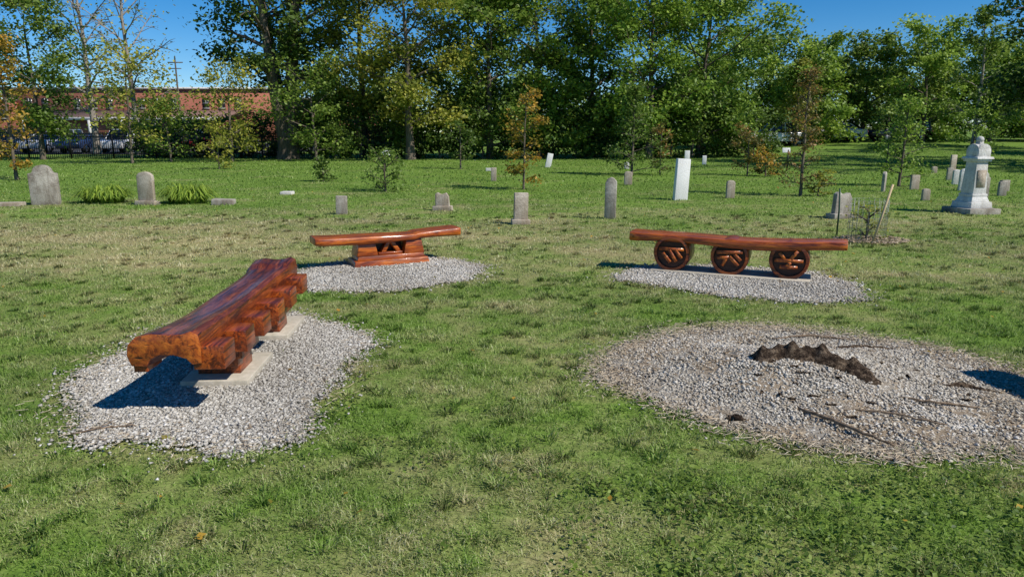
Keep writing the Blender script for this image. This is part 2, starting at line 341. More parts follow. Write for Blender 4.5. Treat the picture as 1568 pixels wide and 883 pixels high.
root([(1.90,4.36,.14),(1.80,4.14,.09),(1.70,3.96,.055)],[.020,.015,.008])
root([(2.3,5.0,.05),(2.6,5.1,.035),(2.9,5.05,.02)],[.012,.018,.008])
root([(2.6,4.2,.04),(2.8,4.25,.045),(3.0,4.15,.03)],[.012,.022,.008])
root([(2.35,4.75,.055),(2.7,4.62,.04),(3.05,4.60,.03)],[.008,.012,.006])
for _ in range(34):
    x=random.gauss(2.05,.32);y=random.gauss(4.22,.20);z=float(mound(x,y,'D'))+.016
    a=random.uniform(0,6.28);ln=random.uniform(.03,.10);root([(x,y,z),(x+ln*math.cos(a),y+ln*math.sin(a),z+.004)],[.007,.003],6)
g.build('tree_stump_remains',[STUMPM],smooth=False)
def stick(P,R,name='fallen_stick'):
    g=Geo();Q=[];RR=[];m_=len(P)-1
    for i in range(13):
        t=i/12*m_;a=min(int(t),m_-1);u=t-a;Q.append(Vector(P[a]).lerp(Vector(P[a+1]),u)+Vector((random.uniform(-.008,.008),random.uniform(-.008,.008),random.uniform(-.003,.006))));RR.append((R[a]*(1-u)+R[a+1]*u)*random.uniform(.8,1.2))
    tube(g,Q,RR,6,0,.5,True,.15)
    k=Q[5];tube(g,[k,k+Vector((.05,.06,.015)),k+Vector((.07,.13,.012))],[R[1]*.5,R[1]*.35,.002],5,0,.5,True)
    g.build(name,[STICKM])
stick([(1.63,3.86,.05),(1.75,3.68,.055),(1.85,3.5,.05),(1.95,3.40,.04)],[.007,.012,.010,.005])
stick([(2.35,3.62,.05),(2.1,3.78,.06),(1.95,3.83,.05)],[.005,.007,.004])
stick([(2.3,4.0,.06),(2.45,3.93,.06),(2.7,3.90,.04)],[.005,.008,.004])
stick([(2.0,5.3,.04),(2.3,5.38,.045),(2.62,5.28,.035)],[.005,.008,.004])
stick([(-2.35,3.55,.03),(-2.2,3.63,.035),(-2.05,3.66,.03)],[.004,.006,.003])
g=Geo();root([(1.20,3.76,.02),(1.25,3.75,.04),(1.30,3.74,.02)],[.015,.022,.015]);g.build('bark_chunk',[STUMPM])
# ------------------------------------------------------------------ grass
def bladeset(g,x,y,hh,le,az,ww,r):
    n=len(x);dx=np.cos(az);dy=np.sin(az);pa=az+1.57+rng.normal(0,.5,n);px=np.cos(pa);py=np.sin(pa);z=gz(x,y)
    def pt(t,u,s): return np.stack([x+dx*le*t+px*ww*s,y+dy*le*t+py*ww*s,z+hh*u],1)
    up=1-.45*np.clip(le/hh-.5,0,1.2)
    V=np.stack([pt(0,0,-1),pt(0,0,1),pt(.35,.6,-.8),pt(.35,.6,.8),pt(1,up,0)],1)
    b=(np.arange(n)*5)[:,None];F=np.concatenate([b+np.array([[0,1,2]]),b+np.array([[1,3,2]]),b+np.array([[2,3,4]])])
    g.add(V.reshape(-1,3),F,0,np.repeat(np.clip(r,0,1),5))
def outside(x,y,s=.04):
    out=np.ones(len(x),bool)
    for P in (PA,PB,PC,PD):
        wx,wy=wob(x+rng.normal(0,s,len(x)),y+rng.normal(0,s,len(x)));out&=~inpoly(wx,wy,P)
    return out
def grass():
    g=Geo()
    bands=[(1.6,3.2,8500,.029,.0040),(3.2,5,6200,.029,.0048),(5,8,3300,.031,.0062),(8,13,1100,.034,.0098),(13,22,300,.040,.017),(22,44,60,.05,.034)]
    for y0,y1,d,h,wd in bands:
        wmax=.80*y1+1.2;N=int(d*(y1-y0)*2*wmax);x=rng.uniform(-wmax,wmax,N);y=rng.uniform(y0,y1,N)
        k=np.abs(x)<.80*y+1.2;x=x[k];y=y[k]
        if y0<9:
            k=outside(x,y,.07)|(rng.uniform(0,1,len(x))<.005);x=x[k];y=y[k]
        cl=.5+.25*np.sin(5.1*x+3*np.sin(2.3*y)+1.7*np.sin(1.3*x))+.25*np.sin(6.3*y+3*np.sin(1.9*x)+1.3*np.sin(3.7*y))+.3*np.sin(23*x+2*y+2*np.sin(4.1*y))*np.sin(19*y-3*x+2*np.sin(5.3*x))
        k=rng.uniform(0,1,len(x))<(.50+.65*cl);x=x[k];y=y[k];cl=cl[k]
        n=len(x);hh=h*rng.uniform(.4,1.3,n)*(.65+.6*cl);az=rng.uniform(0,6.283,n);le=hh*rng.uniform(.2,1.7,n)
        bladeset(g,x,y,hh,le,az,wd*rng.uniform(.6,1.3,n)*.5,rng.beta(1.6,1.6,n)*.85+.2*cl)
    cx=[];cy=[]
    for y0,y1,num in ((1.9,4,420),(4,8,900),(8,14,900)):
        wmax=.8*y1+1;xx=rng.uniform(-wmax,wmax,num);yy=rng.uniform(y0,y1,num);cx.append(xx);cy.append(yy)
    cx=np.concatenate(cx);cy=np.concatenate(cy);k=outside(cx,cy,.01);cx=cx[k];cy=cy[k];m_=36
    x=np.repeat(cx,m_)+rng.normal(0,.022,len(cx)*m_);y=np.repeat(cy,m_)+rng.normal(0,.022,len(cx)*m_);n=len(x)
    az=np.arctan2(y-np.repeat(cy,m_),x-np.repeat(cx,m_))+rng.normal(0,.5,n);hh=np.repeat(rng.uniform(.025,.058,len(cx)),m_)*rng.uniform(.6,1.2,n)
    bladeset(g,x,y,hh,hh*rng.uniform(.3,1.4,n),az,(.0024+.0004*y)*rng.uniform(.7,1.3,n),np.repeat(rng.uniform(0,.7,len(cx)),m_)+rng.uniform(-.1,.2,n))
    g.build('lawn_grass',[GRASS])
grass()
def leafquads(g,pos,size,mi,r,flat=0.,fold=.25):
    n=len(pos);nr=rng.normal(size=(n,3));nr[:,2]=np.abs(nr[:,2])+flat;nr/=np.linalg.norm(nr,axis=1)[:,None]
    t=rng.normal(size=(n,3));t-=nr*(t*nr).sum(1)[:,None];t/=np.linalg.norm(t,axis=1)[:,None];b=np.cross(nr,t)
    s=size[:,None];f=nr*s*fold*.3
    V=np.stack([pos-t*s*.55,pos+b*s*.36+f,pos+t*s*.55,pos-b*s*.36+f],1)
    b0=(np.arange(n)*4)[:,None];F=np.concatenate([b0+np.array([[0,1,2]]),b0+np.array([[0,2,3]])])
    g.add(V.reshape(-1,3),F,mi,np.repeat(r,4))
g=Geo();P_=[]
for _ in range(260):
    cx=rng.uniform(-2,3.6);cy=rng.uniform(2,4.6)
    if rng.uniform()<.65: cx=rng.uniform(.2,3.0);cy=rng.uniform(1.9,3.1)
    n=rng.integers(12,60);P_.append(np.stack([rng.normal(cx,.07,n),rng.normal(cy,.06,n),rng.uniform(.02,.038,n)],1))
P_=np.concatenate(P_);k=np.ones(len(P_),bool)
for P in (PA,PD): k&=~inpoly(P_[:,0],P_[:,1],P)
P_=P_[k];leafquads(g,P_,rng.uniform(.012,.028,len(P_)),0,rng.uniform(.1,.8,len(P_)),1.5)
g.build('clover_weeds',[L_MD])
g=Geo();n=900;x=rng.uniform(-16,18,n);y=2+rng.uniform(0,1,n)**1.3*26;leafquads(g,np.stack([x,y,gz(x,y)+.03],1),rng.uniform(.02,.05,n),0,rng.uniform(.3,1,n),2)
g.build('fallen_leaves',[L_OR])
g=Geo();xx=[];yy=[]
for P in (PA,PB,PC,PD):
    A_=np.array(P+[P[0]]);
    for i in range(len(P)):
        n=int(np.hypot(*(A_[i+1]-A_[i]))*(620 if P is PD else 160));t=rng.uniform(0,1,n)
        q=A_[i]+(A_[i+1]-A_[i])*t[:,None]+rng.normal(0,.09,(n,2));xx.append(q[:,0]);yy.append(q[:,1])
xx=np.concatenate(xx);yy=np.concatenate(yy);n=len(xx)
chunks(g,np.stack([xx,yy,.022+rng.uniform(0,.012,n)],1),rng.uniform(.03,.08,n),0,rng.uniform(.55,1,n),an=(1,.06,.04))
g.build('dead_grass_litter',[CHIP])
# ------------------------------------------------------------------ benches
def plank(g,L,W,T,zt,sag,seed,n=30,mi=0,step=None,endmi=None):
    r=random.Random(seed);secs=[];ph=[r.uniform(0,6) for _ in range(6)]
    for i in range(n+1):
        u=-1+2*i/n;x=u*L/2
        e=max(0,abs(u)-.95)/.05
        w1=W/2*(1+.07*math.sin(3.1*u+ph[0])+.03*math.sin(9*u+ph[1]))*(1-.07*e*e);w2=W/2*(1+.07*math.sin(2.7*u+ph[2])+.03*math.sin(8*u+ph[3]))*(1-.07*e*e)
        z=zt+sag*u*u+.005*math.sin(5*u+ph[4]);
        if step and x>step: z+=.018
        t=T*(1+.12*math.sin(4*u+ph[5])+.25*max(0,abs(u)-.7))
        pr=[(-w1,-.30),(-w1*1.0,-.72),(-w1*.90,-.97),(-w1*.4,-1),(w2*.4,-1),(w2*.90,-.97),(w2,-.72),(w2,-.30),(w2*.95,-.05),(w2*.5,-.01),(0,0.01),(-w1*.5,-.01),(-w1*.95,-.05)]
        secs.append(np.array([(x,a,z+b*t) for a,b in pr]))
    loft(g,secs,mi,capmi=endmi)
def disc(g,x,r,L,z):
    k=36
    def ring(rr,y,q=0): return np.array([(x+rr*math.cos(2*math.pi*j/k)*(1+q*math.sin(3*2*math.pi*j/k)),y,z+rr*math.sin(2*math.pi*j/k)*(1+q*math.sin(2*2*math.pi*j/k+1))) for j in range(k)])
    loft(g,[ring(r*.97,L/2,.01),ring(r,L/2-.02,.012),ring(r*1.01,0,.012),ring(r,-L/2+.02,.012),ring(r*.96,-L/2,.01)],0,cap=False)
    loft(g,[ring(r*.96,-L/2,.01),ring(r*.82,-L/2-.004)],1,cap=False)
    loft(g,[ring(r*.82,-L/2-.004),ring(r*.79,-L/2+.030)],2,cap=False)
    loft(g,[ring(r*.79,-L/2+.030),ring(.002,-L/2+.030)],2,cap=False)
    loft(g,[ring(.002,L/2),ring(r*.97,L/2,.01)],1,cap=False)
def bars(g,x,z,y,kind,r):
    def bar(a,b,wd):
        ax,az=a;bx,bz=b;dx,dz=bx-ax,bz-az;L=math.hypot(dx,dz)
        box(g,(x+(ax+bx)/2*r,y+rng.uniform(-.003,.003),z+(az+bz)/2*r),(L*r,.034,wd*r),3,ry=-math.atan2(dz,dx))
    K={0:[((-.85,.30),(.85,.30)),((-.6,.02),(-.05,-.62)),((-.15,.22),(.35,-.55)),((.28,.22),(.72,-.3))],
       1:[((-.85,.30),(.85,.38)),((-.78,-.08),(-.02,-.02)),((-.05,.22),(-.45,-.62)),((.0,.05),(.6,-.55)),((.3,.22),(.75,-.2))],
       2:[((-.88,.02),(.88,.02)),((.1,.12),(.5,.68)),((-.3,.12),(-.6,.5)),((-.55,-.42),(.55,-.42)),((.1,-.08),(-.1,-.36))]}
    for a,b in K[kind]: bar(a,b,.21)
e=empty('carved_disc_bench',(2.5,8.0,0),math.radians(-23))
g=Geo();plank(g,2.32,.37,.095,.428,.03,3,endmi=1);g.build('seat',[W_OR,W_END],parent=e,smooth=False,bevel=.006)
for i,x in enumerate((-.66,-.02,.60)):
    g=Geo();disc(g,x,.208,.36,.230);bars(g,x,.230,-.165,i,.164);g.build('log_disc_%d'%(i+1),[W_MID,W_MID,W_DK,W_END],parent=e)
g=Geo();box(g,(-.03,-.02,.012),(1.72,.46,.05));g.build('concrete_slab',[CONC],parent=e,bevel=.006)
e=empty('carved_pedestal_bench',(-1.52,8.68,0),math.radians(26))
g=Geo();plank(g,1.80,.36,.088,.375,.022,11,step=.35,endmi=1);g.build('seat',[W_OR,W_END],parent=e,bevel=.006)
g=Geo()
box(g,(0,0,.045),(.94,.40,.09),top=(.96,.93));box(g,(0,0,.115),(.84,.31,.05),top=(.96,.94))
for sx in (-.29,.29): box(g,(sx,0,.225),(.26,.29,.18),top=(.72,.95))
box(g,(0,.06,.225),(.34,.12,.18),1)
box(g,(-.06,-.06,.22),(.05,.11,.18),0,ry=.5);box(g,(.07,-.06,.22),(.05,.11,.18),0,ry=-.6);box(g,(0,-.06,.155),(.3,.12,.03),0)
g.build('pedestal',[W_OR,W_DK],parent=e,bevel=.007)
# long notched log bench (left foreground); local X runs along the bench, near end at -X
e=empty('notched_log_bench',(-1.96,4.92,0),math.radians(93.5))
g=Geo();L=2.28;n=40;secs=[]
for i in range(n+1):
    u=-1+2*i/n;x=u*L/2;rise=.045*u*u+(.022 if u>0.80 else 0)
    flare=(1+.08*max(0,u-.8)/.2+.08*max(0,-u-.7)/.3)*(.92-.05*math.cos(u*2.2))
    wv=.008*math.sin(4*u+1)
    pr=[(.205,.285),(.225,.345),(.215,.405),(.170,.450),(.09,.468),(0,.458),(-.075,.466),(-.120,.482),(-.158,.462),(-.168,.40),(-.165,.30),(-.115,.292),(-.085,.325),(-.02,.345),(.055,.345),(.10,.325),(.125,.280)]
    secs.append(np.array([(x,a*flare+wv,z+rise+.003*math.sin(6*u+a*8)) for a,z in pr]))
loft(g,secs,0,capmi=1);g.build('seat_log',[W_RD,W_END],parent=e,bevel=.003)
g=Geo()
for i,x in enumerate((-1.03,-.63,-.25,.13,.51,.90)):
    zc=.330+.045*(x/1.14)**2
    box(g,(x,-.205,zc),(.19,.17,.135),0,jit=.002)
    box(g,(x+.02,.175,.335),(.2,.07,.10),0,jit=.003)
    if i<5: box(g,(x+.19,-.135,zc-.05),(.10,.07,.09),1,jit=.002)
g.build('carved_side_blocks',[W_MID,W_RD],parent=e,bevel=.004,)
for q,x in enumerate((-.36,.62)):
    g=Geo();box(g,(x,-.03,.115),(.26,.27,.13),0,jit=.004);box(g,(x+.02,-.03,.225),(.38,.33,.11),0,jit=.004);box(g,(x-.13,-.05,.17),(.10,.24,.10),0,jit=.004)
    g.build('leg_%d'%(q+1),[W_MID],parent=e,bevel=.004)
for q,x in enumerate((-.33,.70)):
    g=Geo();box(g,(x,-.04,.03),(.60,.42,.060));g.build('concrete_pad_%d'%(q+1),[CONC],parent=e,bevel=.006)
# fourth bench just beyond the right side
e=empty('plank_bench',(3.62,3.55,0),math.radians(100))
g=Geo();plank(g,1.7,.36,.08,.43,.03,21);g.build('seat',[W_RD],parent=e,bevel=.008)
g=Geo()
for x in (-.5,.5): box(g,(x,0,.18),(.24,.30,.34),0,top=(.85,.9))
g.build('legs',[W_RD],parent=e,bevel=.01)
# ------------------------------------------------------------------ headstones
def headstone(style,X,Y,w,h,mat,rz=0,tilt=0,lean=0,t=None,base=False):
    t=t or max(.08,w*.28);pts=[]
    if style=='round':
        pts=[(-.5,0),(.5,0),(.5,.86)]+[(.5*math.cos(a),.86+.14*math.sin(a)) for a in np.linspace(.25,math.pi-.25,9)]+[(-.5,.86)]
    elif style=='shoulder':
        pts=[(-.5,0),(.5,0),(.5,.80),(.36,.82)]+[(.32*math.cos(a),.85+.15*math.sin(a)) for a in np.linspace(.1,math.pi-.1,9)]+[(-.36,.82),(-.5,.80)]
    elif style=='point': pts=[(-.5,0),(.5,0),(.5,.9),(.25,.97),(0,1),(-.3,.96),(-.5,.88)]
    elif style=='broken': pts=[(-.5,0),(.5,0),(.46,.8),(.3,.98),(-.05,.9),(-.3,1),(-.48,.93)]
    else: pts=[(-.5,0),(.5,0),(.49,1),(-.49,1)]
    P=np.array(pts);P[:,0]*=w;P[:,1]=P[:,1]*(h+.06)-.06
    g=Geo();loft(g,[np.stack([P[:,0],np.full(len(P),y),P[:,1]],1) for y in (-t/2,t/2)],0)
    if base: box(g,(0,0,.03),(w*1.3,t*2.2,.12),0,jit=.008)
    o=g.build('headstone',[mat],loc=(X,Y,float(gz(X,Y))),bevel=.012)
    o.rotation_euler=(tilt,lean,rz);return o
HS=[('shoulder',-10.3,15.9,.56,.87,ST_GR,.2,0,0),('round',-8.07,15.9,.36,.72,ST_TN,-.1,0,.02),('flat',-6.4,15.95,.46,.12,ST_GR,.1,0,.05),('flat',-5.8,18.6,.3,.07,ST_WH,0,0,0),
('slab',-3.34,14.05,.22,.36,ST_GR,.1,0,.03),('broken',-1.42,14.75,.3,.37,ST_TN,-.1,0,-.03),('slab',.15,12.5,.25,.55,ST_TN,.15,0,.02),('point',1.82,13.3,.21,.77,ST_GR,-.2,0,.01),
('slab',3.97,17,.36,.96,ST_W2,.35,-.02,.06),('slab',-.6,23.6,.18,.43,ST_TN,0,0,.02),('slab',1.6,32.5,.26,.62,ST_W2,.1,0,.2),('round',3.5,21.8,.24,.41,ST_TN,0,0,0),
('slab',8.75,36.4,.26,.62,ST_W2,0,0,0),('slab',9.25,35,.2,.42,ST_W2,0,0,0),('round',5.3,17.5,.21,.43,ST_TN,.1,0,0),('broken',6.15,13.4,.38,.49,ST_GR,.3,0,.04),
('round',9.98,19.4,.2,.53,ST_GR,.9,0,.05),('slab',11.2,20.1,.25,.40,ST_TN,.1,0,0),('round',9.68,16.85,.18,.28,ST_TN,0,0,0),('slab',17.6,29,.26,.65,ST_TN,.2,0,0),
('round',12.25,19.6,.26,.60,ST_WH,0,0,0),('shoulder',11.5,17.6,.26,.62,ST_GR,.1,0,0),('slab',12.3,18.1,.2,.35,ST_GR,0,0,0),('round',16.3,28,.2,.25,ST_TN,0,0,0),('slab',-.95,29.5,.24,.12,ST_WH,0,0,0),
('flat',-11.0,15.6,.7,.08,ST_TN,.2,0,0),('slab',14.5,24,.2,.4,ST_GR,0,0,0),('round',13.5,22,.22,.45,ST_WH,0,0,0),('slab',13.3,19.5,.3,.3,ST_GR,.3,0,0),('round',4.9,31,.2,.3,ST_WH,0,0,0)]
for h in HS:
    headstone(h[0],*h[1:6],rz=h[6],tilt=h[7],lean=h[8],t=(.3 if h[0]=='flat' else None),base=(h[5] is ST_TN and h[4]>.5 or h[0]=='broken'))
# obelisk monument
e=empty('obelisk_monument',(9.15,14.3,0),math.radians(12))
g=Geo();box(g,(0,0,.045),(.72,.72,.13),0,jit=.006);g.build('base',[ST_GR],parent=e,bevel=.01)
g=Geo();box(g,(0,0,.17),(.50,.50,.12),0,top=(.95,.95));box(g,(0,0,.285),(.42,.42,.11),0,top=(.8,.8));box(g,(0,0,.36),(.35,.35,.05),0)
box(g,(0,0,.70),(.31,.31,.63),0,top=(.84,.84));box(g,(0,0,1.035),(.34,.34,.05),0);box(g,(0,0,1.08),(.40,.40,.045),0,top=(.92,.92))
P=np.array([(-.15,1.10),(.15,1.10),(.155,1.20)]+[(.15*math.cos(a),1.22+.13*math.sin(a)) for a in np.linspace(.1,math.pi-.1,11)]+[(-.155,1.20)])
loft(g,[np.stack([P[:,0],np.full(len(P),y),P[:,1]],1) for y in (-.14,.14)],0)
P2=P.copy();loft(g,[np.stack([np.full(len(P),y),P2[:,0]*.98,P2[:,1]-.002],1) for y in (-.143,.143)],0)
box(g,(0,0,1.36),(.10,.10,.06),0)
sp=[];
for i in range(7):
    a=-1.3+2.7*i/6;sp.append(np.array([(.07*math.cos(a)*math.cos(t),.07*math.cos(a)*math.sin(t),1.43+.065*math.sin(a)) for t in np.linspace(0,2*math.pi,13)[:-1]]))
loft(g,sp,0)
g.build('shaft',[ST_WH],parent=e,bevel=.008)
g=Geo();box(g,(0,-.152,.68),(.20,.01,.34),0);g.build('inscription_panel',[ST_TN],parent=e)
# signs
for X,Y,hh in ((11.1,29.3,.85),(-5.1,29.3,.75)):
    e=empty('plaque_sign',(X,Y,float(gz(X,Y))))
    g=Geo();box(g,(0,0,hh/2),(.04,.04,hh));g.build('post',[IRON],parent=e)
    g=Geo();box(g,(0,-.03,hh),(.32,.03,.2));o=g.build('panel',[ST_W2],parent=e,bevel=.005);o.rotation_euler=(-.3,0,0)
# ------------------------------------------------------------------ trees
def env(kind,s):
    if kind=='oval': return math.sin(math.pi*(.16+.76*s))**.6
    if kind=='cone': return max(.08,(1-s)**.85)
    if kind=='col': return .75*math.sin(math.pi*(.2+.72*s))**.5
    if kind=='fan': return .45+.55*s if s<.75 else 1-(s-.75)*1.8
    return 1
def tree(name,X,Y,H,W,tr,cb,nl,ls,lm,seed,limbs=14,kind='oval',sig=.5,subs=5,bark=None,fork=0,tone=(.15,.85),up=1.0):
    r=random.Random(seed);R=np.random.default_rng(seed);g=Geo();cl=[];z0=float(gz(X,Y))
    trunks=[]
    def trunk(a0,lean,H_,tr_):
        P=[];Rr=[];wx=0;wy=0
        for i in range(9):
            t=i/8;wx+=r.uniform(-.012,.012)*H_;wy+=r.uniform(-.012,.012)*H_
            P.append((math.cos(a0)*lean*t*H_+wx*t,math.sin(a0)*lean*t*H_+wy*t,-.15+t*H_*.93));Rr.append(tr_*(1.35 if i==0 else 1)*(1-t)**.8+.012)
        tube(g,P,Rr,8,0);trunks.append((P,H_,tr_))
    trunk(0,0 if not fork else .10,H,tr)
    for q in range(fork): trunk(2.2+q*2.1,.16+.04*q,H*r.uniform(.85,.97),tr*.75)
    for ti,(P,H_,tr_) in enumerate(trunks):
        nlb=limbs if ti==0 else int(limbs*.8)
        for i in range(nlb):
            s=((i+.5)/nlb);t=cb+(.97-cb)*s;k=min(int(t/.93*8),7) if t<.93 else 7;f_=min(1,max(0,t/.93*8-k))
            p0=Vector(P[k]).lerp(Vector(P[k+1]),f_)
            rad=W/2*env(kind,s)*r.uniform(.6,1.2)*(.75 if fork else 1);az=i*2.4+r.uniform(-.4,.4)+ti
            ve=(.15+.9*s)*up;d=Vector((math.cos(az),math.sin(az),ve));Q=[p0];c_=p0.copy()
            for j in range(5):
                c_=c_+Vector((d.x*rad/5,d.y*rad/5,d.z*rad/5+.0))+Vector((r.uniform(-1,1),r.uniform(-1,1),r.uniform(-.6,.8)))*rad*.045
                Q.append(c_.copy())
            r0=max(.012,min(tr_*.45,tr_*(1.05-t)*.6));tube(g,Q,[r0*(1-j/5.5)+.004 for j in range(6)],5,0)
            for j in range(subs):
                u=r.uniform(.2,1)*5;a=min(int(u),4);q0=Q[a].lerp(Q[a+1],u-a);a2=az+r.uniform(-1.3,1.3);ln=rad*r.uniform(.25,.5)+.1
                q2=q0+Vector((math.cos(a2),math.sin(a2),r.uniform(-.35,.9)))*ln;q1=q0.lerp(q2,.5)+Vector((0,0,ln*.06))
                tube(g,[q0,q1,q2],[r0*.35+.004,r0*.25+.003,.004],4,0)
                cl.append((q2,sig*r.uniform(.5,1.1)));cl.append((q1,sig*r.uniform(.4,.8)))
            cl.append((Q[-1],sig*r.uniform(.6,1.1)))
        cl.append((Vector(P[-1]),sig))
    C=np.array([tuple(c[0]) for c in cl]);Sg=np.array([c[1] for c in cl])
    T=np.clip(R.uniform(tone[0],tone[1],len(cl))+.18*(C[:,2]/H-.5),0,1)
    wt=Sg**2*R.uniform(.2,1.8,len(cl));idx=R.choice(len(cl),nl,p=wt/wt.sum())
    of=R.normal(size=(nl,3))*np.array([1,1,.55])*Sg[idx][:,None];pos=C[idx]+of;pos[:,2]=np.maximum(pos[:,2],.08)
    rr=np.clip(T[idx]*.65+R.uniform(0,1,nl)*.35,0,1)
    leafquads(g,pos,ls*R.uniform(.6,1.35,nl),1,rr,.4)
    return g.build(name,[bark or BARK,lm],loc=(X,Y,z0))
T=tree
T('large_oak_tree',-12.9,42,14,13,.52,.30,18500,.22,L_DK,1,limbs=17,kind='fan',fork=2,sig=.6,tone=(.05,.8))
T('small_tree',-14.8,38.5,4.3,3.4,.08,.15,3000,.15,L_YL,2,sig=.4)
T('small_tree',-10.6,39.5,4.6,3.4,.08,.12,3600,.16,L_MD,31,sig=.42)
T('deciduous_tree',-9.0,45,13,8.0,.22,.10,14000,.21,L_YL,3,limbs=20,sig=.58,tone=(0,.6))
T('deciduous_tree',-5.7,41,10.6,7.0,.24,.18,14500,.19,L_YL,4,tone=(0,.75),limbs=18,sig=.55)
T('deciduous_tree',-2.9,46,12,6.0,.18,.12,9000,.20,L_MD,5,bark=BARKP,subs=7,limbs=18,sig=.5)
T('deciduous_tree',-1.3,43,10.2,6.4,.2,.06,15500,.20,L_MD,6,limbs=20,sig=.55,tone=(0,1))
T('deciduous_tree',1.7,44,10.6,6.8,.2,.05,16500,.20,L_BR,7,tone=(.0,.8),limbs=22,sig=.55)
T('deciduous_tree',5.0,46,10.6,7.4,.22,.05,17500,.21,L_MD,8,tone=(.0,1),limbs=22,sig=.6)
T('deciduous_tree',8.0,42.5,9.7,8.2,.22,.10,21000,.20,L_BR,9,tone=(.0,.9),limbs=24,sig=.58)
T('deciduous_tree',11.3,44,9.4,6.8,.20,.05,18500,.20,L_BR,10,tone=(.0,.8),limbs=24,sig=.58)
T('young_maple_tree',-26.4,41,8.9,4.8,.13,.15,11000,.18,L_MD,11,tone=(.0,.9),limbs=18)
T('bare_tree',-28.4,50,13.5,8,.22,.15,650,.18,L_YL,12,limbs=24,subs=12,bark=BARKP,kind='fan',up=1.6)
T('bare_tree',-25.0,49,12.5,7,.20,.15,1300,.18,L_YL,13,limbs=24,subs=12,bark=BARKP,kind='fan',up=1.6)
T('young_orange_tree',-16.5,24.1,4.9,1.4,.045,.10,2000,.11,L_OR,14,sig=.20,kind='col',limbs=16)
T('small_tree',-19.0,36.4,5.0,3.4,.06,.25,2400,.15,L_YL,15,sig=.38)
T('small_tree',-17.8,38,3.0,2.4,.05,.15,1900,.15,L_MD,16,sig=.35)
# saplings on the lawn
T('orange_sapling',.32,20.1,2.75,1.0,.022,.10,1500,.08,L_OR,17,sig=.14,limbs=14,subs=4,kind='col',tone=(.1,.9))
T('small_shrub',-3.4,19.4,1.1,.9,.02,.04,1000,.07,L_MD,18,sig=.12,limbs=12,subs=4,tone=(0,.7))
T('small_shrub',-6.1,23.4,.9,.65,.02,.04,700,.08,L_DK,19,sig=.1,limbs=8,subs=4,kind='cone')
T('young_evergreen_tree',4.4,26.7,3.4,1.9,.04,.06,3200,.09,L_MD,20,sig=.18,limbs=22,kind='cone',tone=(.0,.6))
T('rust_cypress_sapling',7.25,18.1,3.35,.95,.03,.08,2300,.06,L_RU,21,sig=.11,limbs=24,kind='cone',tone=(.2,.9))
T('small_shrub',7.65,18,.75,.35,.012,.1,400,.07,L_YL,22,sig=.08,limbs=6,subs=3)
T('young_tree',11.4,21.3,2.75,1.35,.035,.12,1900,.08,L_BR,23,sig=.16,kind='cone',limbs=18,tone=(0,.9))
T('small_shrub',9.1,26,1.0,.7,.02,.1,600,.09,L_OR,24,sig=.13,limbs=7,subs=3)
T('orange_sapling',8.6,26.5,1.6,.9,.02,.1,900,.09,L_RU,25,sig=.14,limbs=8,subs=3)
T('small_shrub',-12.5,31,1.2,1.0,.02,.1,700,.10,L_YL,26,sig=.15,limbs=7,subs=3)
T('young_tree',-2.2,31,2.0,.9,.03,.2,900,.09,L_DK,27,sig=.15,limbs=8,subs=3)
T('young_tree',17,33,2.6,1.4,.03,.2,1300,.12,L_MD,28,sig=.2,limbs=9,subs=3)
T('orange_sapling',5.5,27,1.9,.7,.02,.15,700,.08,L_RU,29,sig=.12,limbs=8,subs=3)
T('young_tree',24,38,2.6,1.8,.04,.2,1500,.13,L_BR,30,sig=.25,limbs=9,subs=3)
# trees at the right
rl=[L_BR,L_MD,L_BR,L_MD,L_MD,L_BR,L_MD,L_BR,L_BR,L_MD,L_MD]
for i,x in enumerate(np.linspace(16,46,11)):
    T('deciduous_tree',float(x),58+3*math.sin(i*2.3),6.6+1.1*math.sin(i*1.7),5.8,.18,.05,9000,.24,rl[i],40+i,tone=(.0,.95),sig=.52)
T('deciduous_tree',30.3,48,9.2,4.4,.14,.15,4400,.18,L_MD,60,kind='cone',sig=.38,bark=BARKP)
T('deciduous_tree',20.5,53,6.3,2.4,.10,.05,3400,.18,L_YL,61,kind='cone',sig=.32,tone=(0,.6))
T('large_shade_tree',25.6,31,13,11.4,.35,.12,22000,.20,L_DK,62,sig=.58,limbs=18,tone=(0,.7))
T('large_shade_tree',39,40,13,11,.35,.14,14000,.26,L_MD,63,sig=.6)
T('large_shade_tree',36,24,13,11,.35,.2,9000,.28,L_DK,64,sig=.6)
# understory shrubs
for i,x in enumerate(np.arange(-12.2,14.5,1.55)):
    T('understory_shrub',float(x)+random.uniform(-.5,.5),43.3+random.uniform(-1.2,1.4),random.uniform(1.8,4.0),random.uniform(2.2,3.2),.05,.03,2200,.18,random.choice([L_DK,L_DK,L_MD,L_BR]),100+i,limbs=9,subs=4,sig=.36,tone=(0,.8))
for i,x in enumerate(np.arange(-22.5,-12.5,1.45)):
    T('understory_shrub',float(x),44.4+random.uniform(-.4,.8),random.uniform(1.4,2.5),2.4,.05,.03,1700,.16,random.choice([L_DK,L_DK,L_MD,L_DK]),140+i,limbs=8,subs=4,sig=.36,tone=(0,.7))
T('understory_shrub',-33,45,2.2,2.4,.05,.03,1500,.16,L_DK,160,limbs=8,subs=4,sig=.36)
